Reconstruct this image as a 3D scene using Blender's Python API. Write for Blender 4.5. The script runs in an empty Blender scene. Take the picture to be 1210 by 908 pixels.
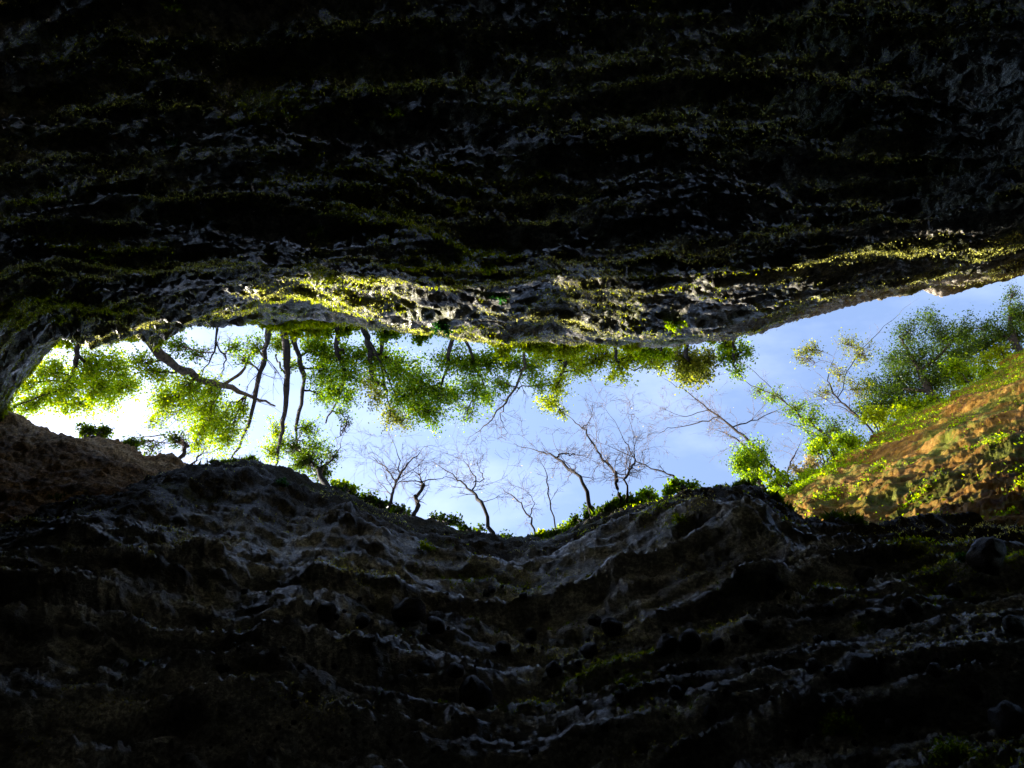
import bpy, math, random
import numpy as np
from mathutils import Vector

# ------------------------------------------------------------------ camera, sky, sun
SC = bpy.context.scene
COL = SC.collection
F = 900.0            # focal length in photograph pixels (photograph 1210 px wide)
CX, CY = 605.0, 454.0
CAMZ = 1.5           # eye height above the gorge floor

cam_d = bpy.data.cameras.new('camera')
cam_d.sensor_width = 36.0
cam_d.lens = F / 1210.0 * 36.0
cam_d.clip_start = 0.05
cam_d.clip_end = 2000.0
cam = bpy.data.objects.new('camera', cam_d)
cam.location = (0, 0, CAMZ)
cam.rotation_euler = (math.pi, 0, 0)       # straight up, picture top = -Y
COL.objects.link(cam)
SC.camera = cam

SUN_DIR = Vector((-0.74, 0.20, 0.58)).normalized()
SUN_EL = math.asin(SUN_DIR.z)
SUN_ROT = math.atan2(SUN_DIR.x, SUN_DIR.y)

world = bpy.data.worlds.new('World')
SC.world = world
world.use_nodes = True
wn, wl = world.node_tree.nodes, world.node_tree.links
wn.clear()
w_out = wn.new('ShaderNodeOutputWorld')
w_bg = wn.new('ShaderNodeBackground')
w_sky = wn.new('ShaderNodeTexSky')
w_sky.sky_type = 'NISHITA'
w_sky.sun_disc = False
w_sky.sun_elevation = SUN_EL
w_sky.sun_rotation = SUN_ROT
w_sky.altitude = 200
w_sky.air_density = 1.0
w_sky.dust_density = 1.6
w_sky.ozone_density = 2.6
w_tc = wn.new('ShaderNodeTexCoord')
w_map = wn.new('ShaderNodeMapping')
w_map.inputs['Scale'].default_value = (2.2, 4.6, 1.5)
w_map.inputs['Rotation'].default_value = (0, 0, 0.35)
w_noise = wn.new('ShaderNodeTexNoise')
w_noise.inputs['Scale'].default_value = 1.6
w_noise.inputs['Detail'].default_value = 7
w_noise.inputs['Roughness'].default_value = 0.55
w_ramp = wn.new('ShaderNodeValToRGB')
w_ramp.color_ramp.elements[0].position = 0.46
w_ramp.color_ramp.elements[0].color = (0.03, 0.03, 0.03, 1)
w_ramp.color_ramp.elements[1].position = 0.72
w_ramp.color_ramp.elements[1].color = (0.14, 0.14, 0.14, 1)
w_mix = wn.new('ShaderNodeMixRGB')
w_mix.inputs['Color2'].default_value = (7.2, 7.5, 9.2, 1)     # thin white cloud
wl.new(w_tc.outputs['Generated'], w_map.inputs['Vector'])
wl.new(w_map.outputs['Vector'], w_noise.inputs['Vector'])
wl.new(w_noise.outputs['Fac'], w_ramp.inputs['Fac'])
wl.new(w_ramp.outputs['Color'], w_mix.inputs['Fac'])
wl.new(w_sky.outputs['Color'], w_mix.inputs['Color1'])
wl.new(w_mix.outputs['Color'], w_bg.inputs['Color'])
w_bg.inputs['Strength'].default_value = 0.08
wl.new(w_bg.outputs['Background'], w_out.inputs['Surface'])

sun_d = bpy.data.lights.new('sun', 'SUN')
sun_d.energy = 3.2
sun_d.angle = math.radians(0.5)
sun_d.color = (1.0, 0.93, 0.82)
sun = bpy.data.objects.new('sun', sun_d)
sun.rotation_euler = (-SUN_DIR).to_track_quat('-Z', 'Y').to_euler()
sun.location = (-30, 8, 60)
COL.objects.link(sun)

SC.view_settings.view_transform = 'Standard'
SC.view_settings.look = 'None'
SC.view_settings.gamma = 1.0
SC.view_settings.use_curve_mapping = False
SC.view_settings.exposure = 2.55
SC.cycles.use_denoising = True
SC.cycles.max_bounces = 6
SC.cycles.diffuse_bounces = 1
SC.cycles.glossy_bounces = 0
SC.cycles.transmission_bounces = 4

# ------------------------------------------------------------------ helpers
rng = np.random.default_rng(7)
random.seed(7)


def at(px, py, h):
    """A point seen at photo pixel (px, py), h metres above the eye."""
    return np.array(((px - CX) / F * h, (py - CY) / F * h, h + CAMZ))


_perm = np.random.default_rng(3).permutation(4096).astype(np.int64)
_ang = np.random.default_rng(4).uniform(0, 2 * np.pi, 4096)
_gx, _gy = np.cos(_ang), np.sin(_ang)


def _hash(ix, iy, seed):
    return _perm[(_perm[(ix + seed * 131) & 4095] + iy) & 4095]


def perlin(x, y, seed=0):
    ix = np.floor(x).astype(np.int64); iy = np.floor(y).astype(np.int64)
    fx = x - ix; fy = y - iy
    u = fx * fx * fx * (fx * (fx * 6 - 15) + 10)
    v = fy * fy * fy * (fy * (fy * 6 - 15) + 10)
    def g(dx, dy):
        k = _hash(ix + dx, iy + dy, seed)
        return _gx[k] * (fx - dx) + _gy[k] * (fy - dy)
    a = g(0, 0); b = g(1, 0); c = g(0, 1); d = g(1, 1)
    return ((a + (b - a) * u) * (1 - v) + (c + (d - c) * u) * v) * 1.45


def fbm(x, y, octaves=5, seed=0, gain=0.5, lac=2.03):
    r = np.zeros(np.broadcast(x, y).shape); a = 1.0; f = 1.0
    for o in range(octaves):
        r += a * perlin(x * f + 13.7 * o, y * f + 7.1 * o, seed + o)
        a *= gain; f *= lac
    return r


def ridged(x, y, octaves=4, seed=0, gain=0.55, lac=2.1):
    r = np.zeros(np.broadcast(x, y).shape); a = 1.0; f = 1.0; tot = 0
    for o in range(octaves):
        r += a * (1 - np.abs(perlin(x * f + 3.3 * o, y * f + 9.1 * o, seed + o)) * 2)
        tot += a; a *= gain; f *= lac
    return r / tot


def cobble(x, y, seed=0, fill=0.6):
    """Rounded stones half sunk in a matrix: domes on jittered cells, some cells empty."""
    ix = np.floor(x).astype(np.int64); iy = np.floor(y).astype(np.int64)
    best = np.zeros(np.broadcast(x, y).shape)
    for dx in (-1, 0, 1):
        for dy in (-1, 0, 1):
            k = _hash(ix + dx, iy + dy, seed)
            jx = ix + dx + 0.5 + 0.32 * _gx[k]; jy = iy + dy + 0.5 + 0.32 * _gy[k]
            rad = 0.28 + 0.3 * ((k * 37 % 101) / 101.0)
            on = ((k * 53 % 97) / 97.0) < fill
            d2 = ((x - jx) ** 2 + (y - jy) ** 2) / (rad * rad)
            best = np.maximum(best, np.where(on, np.sqrt(np.clip(1 - d2, 0, 1)) * rad, 0))
    return best


def smooth(a, b, x):
    t = np.clip((x - a) / (b - a), 0, 1)
    return t * t * (3 - 2 * t)


def mesh_np(name, verts, faces, mat, parent=None, smooth_shade=True, n=4):
    me = bpy.data.meshes.new(name)
    verts = np.ascontiguousarray(verts, dtype=np.float32).reshape(-1, 3)
    faces = np.ascontiguousarray(faces, dtype=np.int32).reshape(-1, n)
    me.vertices.add(len(verts)); me.vertices.foreach_set('co', verts.ravel())
    me.loops.add(faces.size); me.loops.foreach_set('vertex_index', faces.ravel())
    me.polygons.add(len(faces))
    me.polygons.foreach_set('loop_start', np.arange(0, faces.size, n, dtype=np.int32))
    me.polygons.foreach_set('loop_total', np.full(len(faces), n, dtype=np.int32))
    me.polygons.foreach_set('use_smooth', np.full(len(faces), smooth_shade, dtype=bool))
    me.update(calc_edges=True)
    me.materials.append(mat)
    o = bpy.data.objects.new(name, me)
    COL.objects.link(o)
    if parent: o.parent = parent
    return o


def grid_faces(nr, nc, flip=False):
    i = np.arange(nr * nc).reshape(nr, nc)
    a, b, c, d = i[:-1, :-1], i[:-1, 1:], i[1:, 1:], i[1:, :-1]
    f = np.stack([a, b, c, d] if not flip else [d, c, b, a], -1)
    return f.reshape(-1, 4)


def tag(o, label=None, cat=None, group=None, kind=None):
    if label: o['label'] = label
    if cat: o['category'] = cat
    if group: o['group'] = group
    if kind: o['kind'] = kind
    return o


def empty(name, loc):
    o = bpy.data.objects.new(name, None)
    o.location = loc
    o.empty_display_size = 0.3
    COL.objects.link(o)
    return o


# ------------------------------------------------------------------ materials
def new_mat(name):
    m = bpy.data.materials.new(name); m.use_nodes = True
    nt = m.node_tree; nt.nodes.clear()
    out = nt.nodes.new('ShaderNodeOutputMaterial')
    return m, nt, nt.nodes, nt.links, out


def ramp(nodes, stops):
    r = nodes.new('ShaderNodeValToRGB')
    e = r.color_ramp.elements
    while len(e) > 1: e.remove(e[-1])
    e[0].position, e[0].color = stops[0][0], (*stops[0][1], 1)
    for p, c in stops[1:]:
        k = e.new(p); k.color = (*c, 1)
    return r


def g3(v): return (v, v, v)


def rock_mat(name, dark, mid, pale, moss, moss_lo, moss_hi, rough=(0.35, 0.7), pale_z=None, pale_col=None, spec=0.5, wet=0.0, pale_x=0.12, speck=1.0):
    m, nt, N, L, out = new_mat(name)
    tc = N.new('ShaderNodeTexCoord')
    mp = N.new('ShaderNodeMapping'); mp.inputs['Scale'].default_value = (0.55, 1.0, 1.5)
    L.new(tc.outputs['Object'], mp.inputs['Vector'])
    n1 = N.new('ShaderNodeTexNoise'); n1.inputs['Scale'].default_value = 1.6; n1.inputs['Detail'].default_value = 6; n1.inputs['Roughness'].default_value = 0.62
    L.new(mp.outputs['Vector'], n1.inputs['Vector'])
    r1 = ramp(N, [(0.38, dark), (0.52, mid), (0.66, pale)])
    L.new(n1.outputs['Fac'], r1.inputs['Fac'])
    col = r1.outputs['Color']
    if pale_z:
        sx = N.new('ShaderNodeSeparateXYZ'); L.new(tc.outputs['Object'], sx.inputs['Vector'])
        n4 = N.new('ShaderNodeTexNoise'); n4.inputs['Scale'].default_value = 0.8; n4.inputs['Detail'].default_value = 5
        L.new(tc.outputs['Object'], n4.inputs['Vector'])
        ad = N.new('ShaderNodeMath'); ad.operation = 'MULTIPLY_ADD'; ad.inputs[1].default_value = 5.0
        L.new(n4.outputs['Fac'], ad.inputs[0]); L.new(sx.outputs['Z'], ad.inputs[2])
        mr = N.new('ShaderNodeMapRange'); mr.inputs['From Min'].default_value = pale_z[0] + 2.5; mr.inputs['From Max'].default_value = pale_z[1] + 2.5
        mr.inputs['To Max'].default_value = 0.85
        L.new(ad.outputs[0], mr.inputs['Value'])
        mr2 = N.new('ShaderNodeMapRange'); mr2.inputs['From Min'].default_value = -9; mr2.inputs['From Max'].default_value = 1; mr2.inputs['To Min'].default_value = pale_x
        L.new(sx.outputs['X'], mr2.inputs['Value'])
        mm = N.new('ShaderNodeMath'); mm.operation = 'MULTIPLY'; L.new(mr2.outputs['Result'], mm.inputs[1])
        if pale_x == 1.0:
            an = N.new('ShaderNodeAttribute'); an.attribute_name = 'rim_dark'; L.new(an.outputs['Fac'], mm.inputs[0])
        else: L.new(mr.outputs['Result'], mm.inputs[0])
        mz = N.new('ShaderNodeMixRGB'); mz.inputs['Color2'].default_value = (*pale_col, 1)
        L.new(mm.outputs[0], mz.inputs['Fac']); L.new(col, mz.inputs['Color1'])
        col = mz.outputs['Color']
    # moss: patchy, broken up by fine noise
    n2 = N.new('ShaderNodeTexNoise'); n2.inputs['Scale'].default_value = 0.55; n2.inputs['Detail'].default_value = 5; n2.inputs['Roughness'].default_value = 0.68
    L.new(mp.outputs['Vector'], n2.inputs['Vector'])
    r2 = ramp(N, [(moss_lo, g3(0.0)), (moss_hi, g3(1.0))])
    L.new(n2.outputs['Fac'], r2.inputs['Fac'])
    n5 = N.new('ShaderNodeTexNoise'); n5.inputs['Scale'].default_value = 5.0; n5.inputs['Detail'].default_value = 3
    L.new(tc.outputs['Object'], n5.inputs['Vector'])
    r5 = ramp(N, [(0.35, tuple(c * 0.45 for c in moss)), (0.65, moss)])
    L.new(n5.outputs['Fac'], r5.inputs['Fac'])
    mx = N.new('ShaderNodeMixRGB')
    L.new(r2.outputs['Color'], mx.inputs['Fac']); L.new(col, mx.inputs['Color1']); L.new(r5.outputs['Color'], mx.inputs['Color2'])
    ng = N.new('ShaderNodeTexNoise'); ng.inputs['Scale'].default_value = 15; ng.inputs['Detail'].default_value = 4; ng.inputs['Roughness'].default_value = 0.75
    L.new(tc.outputs['Object'], ng.inputs['Vector'])
    rg = ramp(N, [(0.40, g3(0.35)), (0.52, g3(0.9)), (0.64, g3(1.7))])
    L.new(ng.outputs['Fac'], rg.inputs['Fac'])
    mg = N.new('ShaderNodeMixRGB'); mg.blend_type = 'MULTIPLY'; mg.inputs['Fac'].default_value = speck
    L.new(mx.outputs['Color'], mg.inputs['Color1']); L.new(rg.outputs['Color'], mg.inputs['Color2'])
    mx = mg
    # roughness: wet and dry patches
    n3 = N.new('ShaderNodeTexNoise'); n3.inputs['Scale'].default_value = 0.9; n3.inputs['Detail'].default_value = 3
    L.new(tc.outputs['Object'], n3.inputs['Vector'])
    r3 = ramp(N, [(0.38, g3(rough[0])), (0.6, g3(rough[1]))])
    L.new(n3.outputs['Fac'], r3.inputs['Fac'])
    # fine relief
    mb = N.new('ShaderNodeMapping'); mb.inputs['Scale'].default_value = (0.6, 1.0, 1.5); L.new(tc.outputs['Object'], mb.inputs['Vector'])
    nb = N.new('ShaderNodeTexNoise'); nb.inputs['Scale'].default_value = 9; nb.inputs['Detail'].default_value = 5; nb.inputs['Roughness'].default_value = 0.7
    L.new(mb.outputs['Vector'], nb.inputs['Vector'])
    nb2 = N.new('ShaderNodeTexNoise'); nb2.inputs['Scale'].default_value = 38; nb2.inputs['Detail'].default_value = 3; nb2.inputs['Roughness'].default_value = 0.7
    L.new(mb.outputs['Vector'], nb2.inputs['Vector'])
    hm = N.new('ShaderNodeMath'); hm.operation = 'MULTIPLY_ADD'; hm.inputs[1].default_value = 0.55
    L.new(nb2.outputs['Fac'], hm.inputs[0]); L.new(nb.outputs['Fac'], hm.inputs[2])
    bp = N.new('ShaderNodeBump'); bp.inputs['Strength'].default_value = 1.0; bp.inputs['Distance'].default_value = 0.075
    L.new(hm.outputs[0], bp.inputs['Height'])
    p = N.new('ShaderNodeBsdfPrincipled')
    L.new(mx.outputs['Color'], p.inputs['Base Color']); L.new(r3.outputs['Color'], p.inputs['Roughness'])
    L.new(bp.outputs['Normal'], p.inputs['Normal'])
    p.inputs['Specular IOR Level'].default_value = spec
    p.inputs['Specular Tint'].default_value = (1.0, 0.93, 0.76, 1)
    if wet:      # film of seeping water
        r6 = ramp(N, [(0.42, g3(wet)), (0.66, g3(wet * 0.4))])
        L.new(n3.outputs['Fac'], r6.inputs['Fac'])
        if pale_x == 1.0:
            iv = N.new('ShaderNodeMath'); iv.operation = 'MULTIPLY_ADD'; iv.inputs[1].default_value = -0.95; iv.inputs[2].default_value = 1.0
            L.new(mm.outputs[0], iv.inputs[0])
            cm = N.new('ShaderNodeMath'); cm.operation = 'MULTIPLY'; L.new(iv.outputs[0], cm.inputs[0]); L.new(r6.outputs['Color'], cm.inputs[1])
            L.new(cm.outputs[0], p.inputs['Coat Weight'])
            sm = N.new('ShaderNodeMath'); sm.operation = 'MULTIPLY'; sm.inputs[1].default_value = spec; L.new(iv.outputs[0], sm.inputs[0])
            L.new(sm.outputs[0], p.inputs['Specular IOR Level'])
        else: L.new(r6.outputs['Color'], p.inputs['Coat Weight'])
        p.inputs['Coat Roughness'].default_value = 0.38 if wet > 0.9 else 0.3
        p.inputs['Coat IOR'].default_value = 2.0 if wet > 0.9 else 1.6
        b2 = N.new('ShaderNodeBump'); b2.inputs['Strength'].default_value = 1.0; b2.inputs['Distance'].default_value = 0.03
        L.new(hm.outputs[0], b2.inputs['Height']); L.new(b2.outputs['Normal'], p.inputs['Coat Normal'])
    L.new(p.outputs['BSDF'], out.inputs['Surface'])
    return m


def leaf_mat(name, c0, c1, trans=0.5, tcol=None):
    m, nt, N, L, out = new_mat(name)
    gi = N.new('ShaderNodeNewGeometry')
    r = ramp(N, [(0.0, tuple(c * 0.45 for c in c0)), (0.45, c0), (1.0, c1)])
    L.new(gi.outputs['Random Per Island'], r.inputs['Fac'])
    d = N.new('ShaderNodeBsdfPrincipled'); d.inputs['Roughness'].default_value = 0.42; d.inputs['Specular IOR Level'].default_value = 0.18
    L.new(r.outputs['Color'], d.inputs['Base Color'])
    hs = N.new('ShaderNodeHueSaturation'); hs.inputs['Hue'].default_value = 0.49; hs.inputs['Saturation'].default_value = 1.15; hs.inputs['Value'].default_value = 3.6
    L.new(r.outputs['Color'], hs.inputs['Color'])
    t = N.new('ShaderNodeBsdfTranslucent')
    L.new(hs.outputs['Color'], t.inputs['Color'])
    mx = N.new('ShaderNodeMixShader'); mx.inputs['Fac'].default_value = trans
    L.new(d.outputs['BSDF'], mx.inputs[1]); L.new(t.outputs['BSDF'], mx.inputs[2])
    L.new(mx.outputs['Shader'], out.inputs['Surface'])
    return m


def bark_mat(name, c0, c1):
    m, nt, N, L, out = new_mat(name)
    tc = N.new('ShaderNodeTexCoord')
    n = N.new('ShaderNodeTexNoise'); n.inputs['Scale'].default_value = 7; n.inputs['Detail'].default_value = 6
    L.new(tc.outputs['Object'], n.inputs['Vector'])
    r = ramp(N, [(0.35, c0), (0.65, c1)])
    L.new(n.outputs['Fac'], r.inputs['Fac'])
    b = N.new('ShaderNodeBump'); b.inputs['Strength'].default_value = 0.6; b.inputs['Distance'].default_value = 0.03
    L.new(n.outputs['Fac'], b.inputs['Height'])
    p = N.new('ShaderNodeBsdfPrincipled'); p.inputs['Roughness'].default_value = 0.9; p.inputs['Specular IOR Level'].default_value = 0.15
    L.new(r.outputs['Color'], p.inputs['Base Color']); L.new(b.outputs['Normal'], p.inputs['Normal'])
    L.new(p.outputs['BSDF'], out.inputs['Surface'])
    return m


M_NORTH = rock_mat('mossy_rock', (0.15, 0.14, 0.108), (0.44, 0.408, 0.318), (0.70, 0.65, 0.525), (0.25, 0.27, 0.055), 0.49, 0.60,
                   rough=(0.3, 0.55), spec=0.5, wet=0.2, pale_z=(20.5, 24.0), pale_col=(0.55, 0.45, 0.34))
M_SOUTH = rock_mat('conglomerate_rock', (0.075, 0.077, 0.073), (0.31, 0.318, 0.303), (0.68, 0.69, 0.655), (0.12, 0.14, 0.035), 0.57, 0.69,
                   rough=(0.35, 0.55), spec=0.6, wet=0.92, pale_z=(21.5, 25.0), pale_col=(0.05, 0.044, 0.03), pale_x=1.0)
M_WEST = rock_mat('brown_rock', (0.13, 0.072, 0.034), (0.30, 0.18, 0.09), (0.45, 0.30, 0.17), (0.07, 0.07, 0.02), 0.66, 0.78, rough=(0.6, 0.9), spec=0.3)
M_EARTH = rock_mat('ochre_earth', (0.11, 0.045, 0.005), (0.28, 0.132, 0.016), (0.41, 0.225, 0.042), (0.17, 0.18, 0.015), 0.46, 0.60, rough=(0.7, 0.95), spec=0.15, speck=0.25)
M_STONE = rock_mat('grey_stone', (0.02, 0.019, 0.016), (0.06, 0.057, 0.048), (0.15, 0.142, 0.12), (0.05, 0.07, 0.02), 0.62, 0.75, rough=(0.3, 0.5), spec=0.3, wet=0.15)
M_GROUND = rock_mat('gorge_floor', (0.03, 0.026, 0.02), (0.06, 0.05, 0.04), (0.10, 0.09, 0.07), (0.04, 0.05, 0.015), 0.6, 0.7)
M_BARK = bark_mat('bark_brown', (0.012, 0.009, 0.007), (0.04, 0.03, 0.022))
M_BARKP = bark_mat('bark_pale', (0.03, 0.022, 0.016), (0.11, 0.085, 0.06))
M_TWIG = bark_mat('twig', (0.10, 0.07, 0.055), (0.24, 0.175, 0.14))
LEAF = {
    'lime': leaf_mat('leaf_lime', (0.085, 0.14, 0.010), (0.19, 0.23, 0.014), 0.62),
    'mid': leaf_mat('leaf_mid', (0.05, 0.10, 0.010), (0.13, 0.175, 0.014), 0.58),
    'olive': leaf_mat('leaf_olive', (0.07, 0.085, 0.014), (0.16, 0.165, 0.03), 0.5),
    'dark': leaf_mat('leaf_dark', (0.022, 0.042, 0.006), (0.055, 0.085, 0.010), 0.40),
    'yellow': leaf_mat('leaf_yellow', (0.12, 0.155, 0.012), (0.21, 0.24, 0.02), 0.60),
    'buff': leaf_mat('leaf_buff', (0.16, 0.13, 0.05), (0.26, 0.22, 0.10), 0.5),
    'moss': leaf_mat('leaf_moss', (0.24, 0.25, 0.07), (0.50, 0.50, 0.15), 0.45),
    'emerald': leaf_mat('leaf_emerald', (0.012, 0.05, 0.012), (0.03, 0.09, 0.016), 0.4),
}

# ------------------------------------------------------------------ gorge walls
XEND = 42.0


def curve(pts):
    a = np.array(pts, float)
    return lambda x, k=1: np.interp(x, a[:, 0], a[:, k])


def build_wall(name, rim, y_low, sgn, disp, mat, nr, nc, h_floor=-1.4):
    """rim: rows (px, py, h). sgn -1: wall on the picture-top side, +1: picture-bottom side.
    Columns fan out with height, so the mesh is finer where the wall is nearer."""
    rim = np.array(rim, float)
    ru = rim[:, 0] - CX; rv = rim[:, 1] - CY; rh = rim[:, 2]
    rs = ru * rh / (rh + 3.0)                    # fan coordinate of each rim point
    ncore = int(nc * 0.9); nside = (nc - ncore) // 2
    s = np.linspace(-720, 720, ncore)
    k = np.arange(1, nside + 1) / nside
    s_all = np.concatenate([-720 - 700 * k[::-1], s, 720 + 700 * k])
    ext = np.concatenate([k[::-1] ** 1.6, np.zeros(ncore), k ** 1.6])   # side columns run out to XEND
    h_r = np.interp(s_all, rs, rh); y_r = np.interp(s_all, rs, rv * rh / F)
    # heights: half the rows even in log height, half even in picture rows
    tt = np.linspace(0, 1, 4000)
    hh = 26.0 * tt + 0.8 * (1 - tt)
    w = 0.55 * np.gradient(np.log(hh + 1.0)) / np.log(27 / 1.8) + 0.45 * np.gradient(-1 / (hh + 2.0)) / (1 / 2.8 - 1 / 28.0) * 0.5 + 0.25 * np.gradient(hh) / 25
    cw = np.cumsum(w); cw = (cw - cw[0]) / (cw[-1] - cw[0])
    t = np.interp(np.linspace(0, 1, nr), cw, tt)
    t = np.concatenate([[-0.09], t])
    T, S = np.meshgrid(t, s_all, indexing='ij')
    H = np.where(T < 0, h_floor, 0.8 + (h_r[None, :] - 0.8) * T)
    X = S * (H + 3.0) / F
    sg = np.sign(S)
    X = X * (1 - ext) + sg * XEND * ext
    wgt = smooth(0.25, 1.0, np.clip(T, 0, 1)) * 0.75 + 0.25 * np.clip(T, 0, 1)
    yl = np.interp(s_all, y_low[0], y_low[1])[None, :]
    Y = yl * (1 - wgt) + y_r[None, :] * wgt
    P = disp(X, H, Y, S, T)                      # metres out of the wall, into the gorge
    Y = Y - sgn * P
    nz = np.clip(H / 12.0, 0.4, 1.5) * smooth(1.0, 0.96, T)      # roughen ceilings and ledge tops too
    H = H + nz * ((0.09 if sgn < 0 else 0.06) * (ridged(X * 1.3, Y * 2.2 + H * 0.5, 4, 601) - 0.4) + 0.05 * fbm(X * 5.0, Y * 6.5 + H, 3, 607, 0.6))
    X = X + nz * 0.05 * fbm(Y * 4.0 + H * 1.7, H * 4.0 + X, 3, 611, 0.6)
    # over the rim: round the lip, then the plateau
    d = np.array([0.12, 0.3, 0.6, 1.0, 1.6, 2.5, 4, 6, 9, 14, 22, 34, 50])
    Yt = Y[-1][None, :] + sgn * d[:, None]
    Ht = H[-1][None, :] + (0.25 * (1 - np.exp(-d / 0.4)) + 0.10 * d)[:, None] + 0.25 * fbm(X[-1][None, :] * 0.8, Yt * 0.8, 4, 61) * smooth(0, 1.0, d)[:, None]
    Xt = np.repeat(X[-1][None, :], len(d), 0)
    X = np.concatenate([X, Xt]); Yf = np.concatenate([Y, Yt]); Hf = np.concatenate([H, Ht])
    V = np.stack([X, Yf, Hf + CAMZ], -1)
    o = mesh_np(name, V.reshape(-1, 3), grid_faces(V.shape[0], V.shape[1], flip=(sgn > 0)), mat)
    o['kind'] = 'structure'
    rim_dark = np.concatenate([T, np.ones_like(Yt)]) + 0.07 * fbm(X * 0.6, Hf * 0.6, 4, 66)     # mask rising to the rim; the south rock darkens with it
    at_ = o.data.attributes.new('rim_dark', 'FLOAT', 'POINT')
    at_.data.foreach_set('value', smooth(0.66, 0.88, rim_dark).astype(np.float32).ravel())
    return o, V[:nr + 1], T, S


def wall_hit(px, py, side):
    """Fan coordinate and height where the line of sight (px, py) meets a wall's plain base surface."""
    rim, low = (NORTH_RIM, NORTH_LOW) if side < 0 else (SOUTH_RIM, SOUTH_LOW)
    rim = np.array(rim, float); ru = rim[:, 0] - CX; rh = rim[:, 2]; rs = ru * rh / (rh + 3.0)
    h = np.linspace(1.5, 26, 1500)
    s = (px - CX) * h / (h + 3.0)
    hr = np.interp(s, rs, rh); yr = np.interp(s, rs, (rim[:, 1] - CY) * rh / F)
    T = np.clip((h - 0.8) / (hr - 0.8), 0, 1)
    w = smooth(0.25, 1.0, T) * 0.75 + 0.25 * T
    y = np.interp(s, low[0], low[1]) * (1 - w) + yr * w
    d = np.abs(F * y / h - (py - CY)) + 1e3 * (h > hr)
    i = int(np.argmin(d))
    return s[i], h[i]


def ledge(X, Z, S, pts, amp, yw, up=0.06, soft=0.5):
    """A projecting lip that follows a line of picture points on a wall standing at y = yw(px)."""
    c = []
    for px, py in pts:
        c.append(wall_hit(px, py, yw))
    c = np.array(sorted(c))
    zc = np.interp(S, c[:, 0], c[:, 1])
    zc = zc + 0.035 * zc * fbm(S / 45.0, zc * 0 + amp * 31, 4, 17)
    fade = smooth(c[0, 0] - 60, c[0, 0] + 30, S) * (1 - smooth(c[-1, 0] - 30, c[-1, 0] + 60, S))
    t = (Z - zc) / zc
    above = np.exp(-np.clip(t, 0, None) / (0.09 * soft * 2))
    below = np.exp(np.clip(t, None, 0) / (up * 0.30))
    return amp * fade * np.clip(zc / 13.0, 0.3, 1.4) * np.where(t > 0, above, below)


def rim_limit(p, Y, T):
    """Relief dies down towards the rim, so that the rim itself stays the edge against the sky."""
    lim = 0.75 * np.abs(Y) * (1 - np.clip(T, 0, 1)) + 0.15
    return np.where(p > 0, lim * np.tanh(p / lim), np.maximum(p, -0.25 - 3 * (1 - T)))


def strata(X, Z, thick, amp, seed, wob=0.6, fx=0.25):
    zw = Z / thick + wob * fbm(X * fx * 0.6, Z * 0.15, 4, seed)
    i = np.floor(zw); f = zw - i
    a = 0.5 + 0.9 * perlin(X * fx, i * 7.31 + 0.5, seed + 5)
    b = 0.5 + 0.9 * perlin(X * fx, (i + 1) * 7.31 + 0.5, seed + 5)
    saw = np.where(f < 0.36, smooth(0.0, 0.36, f), 1 - (f - 0.36) / 0.64)      # steep underside, sloping top
    return amp * np.clip(a, 0, 1.3) * saw + 0.3 * amp * (a + (b - a) * smooth(0.75, 1.0, f))


# ---- north wall (upper half of the picture): layered, mossy, leaning out
NORTH_RIM = [(-900, 640, 26), (-500, 590, 26), (-250, 545, 26), (-60, 520, 26), (0, 496, 26), (15, 470, 26), (40, 430, 26), (75, 401, 26), (110, 396, 25.5), (200, 388, 25), (300, 378, 25),
             (370, 378, 25), (440, 388, 25), (500, 396, 25), (560, 405, 25), (600, 407, 25), (650, 398, 25), (700, 402, 25), (760, 409, 25),
             (850, 407, 25), (900, 397, 25), (1000, 369, 25), (1100, 349, 25), (1160, 337, 25), (1210, 321, 25), (1300, 280, 25), (1500, 230, 25), (2000, 150, 25)]
NORTH_LOW = ([-1500, -1150, -800, -300, 0, 300, 800, 1500], [5.5, 3.0, -2.2, -2.4, -2.4, -2.4, -2.8, -3.2])


def pit(S, Z, px, py, rx, rz, depth, yw):
    s0, h = wall_hit(px, py, yw)
    q = ((S - s0) / rx) ** 2 + ((Z - h) / (rz * h)) ** 2
    return -depth * min(1.2, max(0.35, h / 11.0)) * np.exp(-q ** 1.5)


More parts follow.
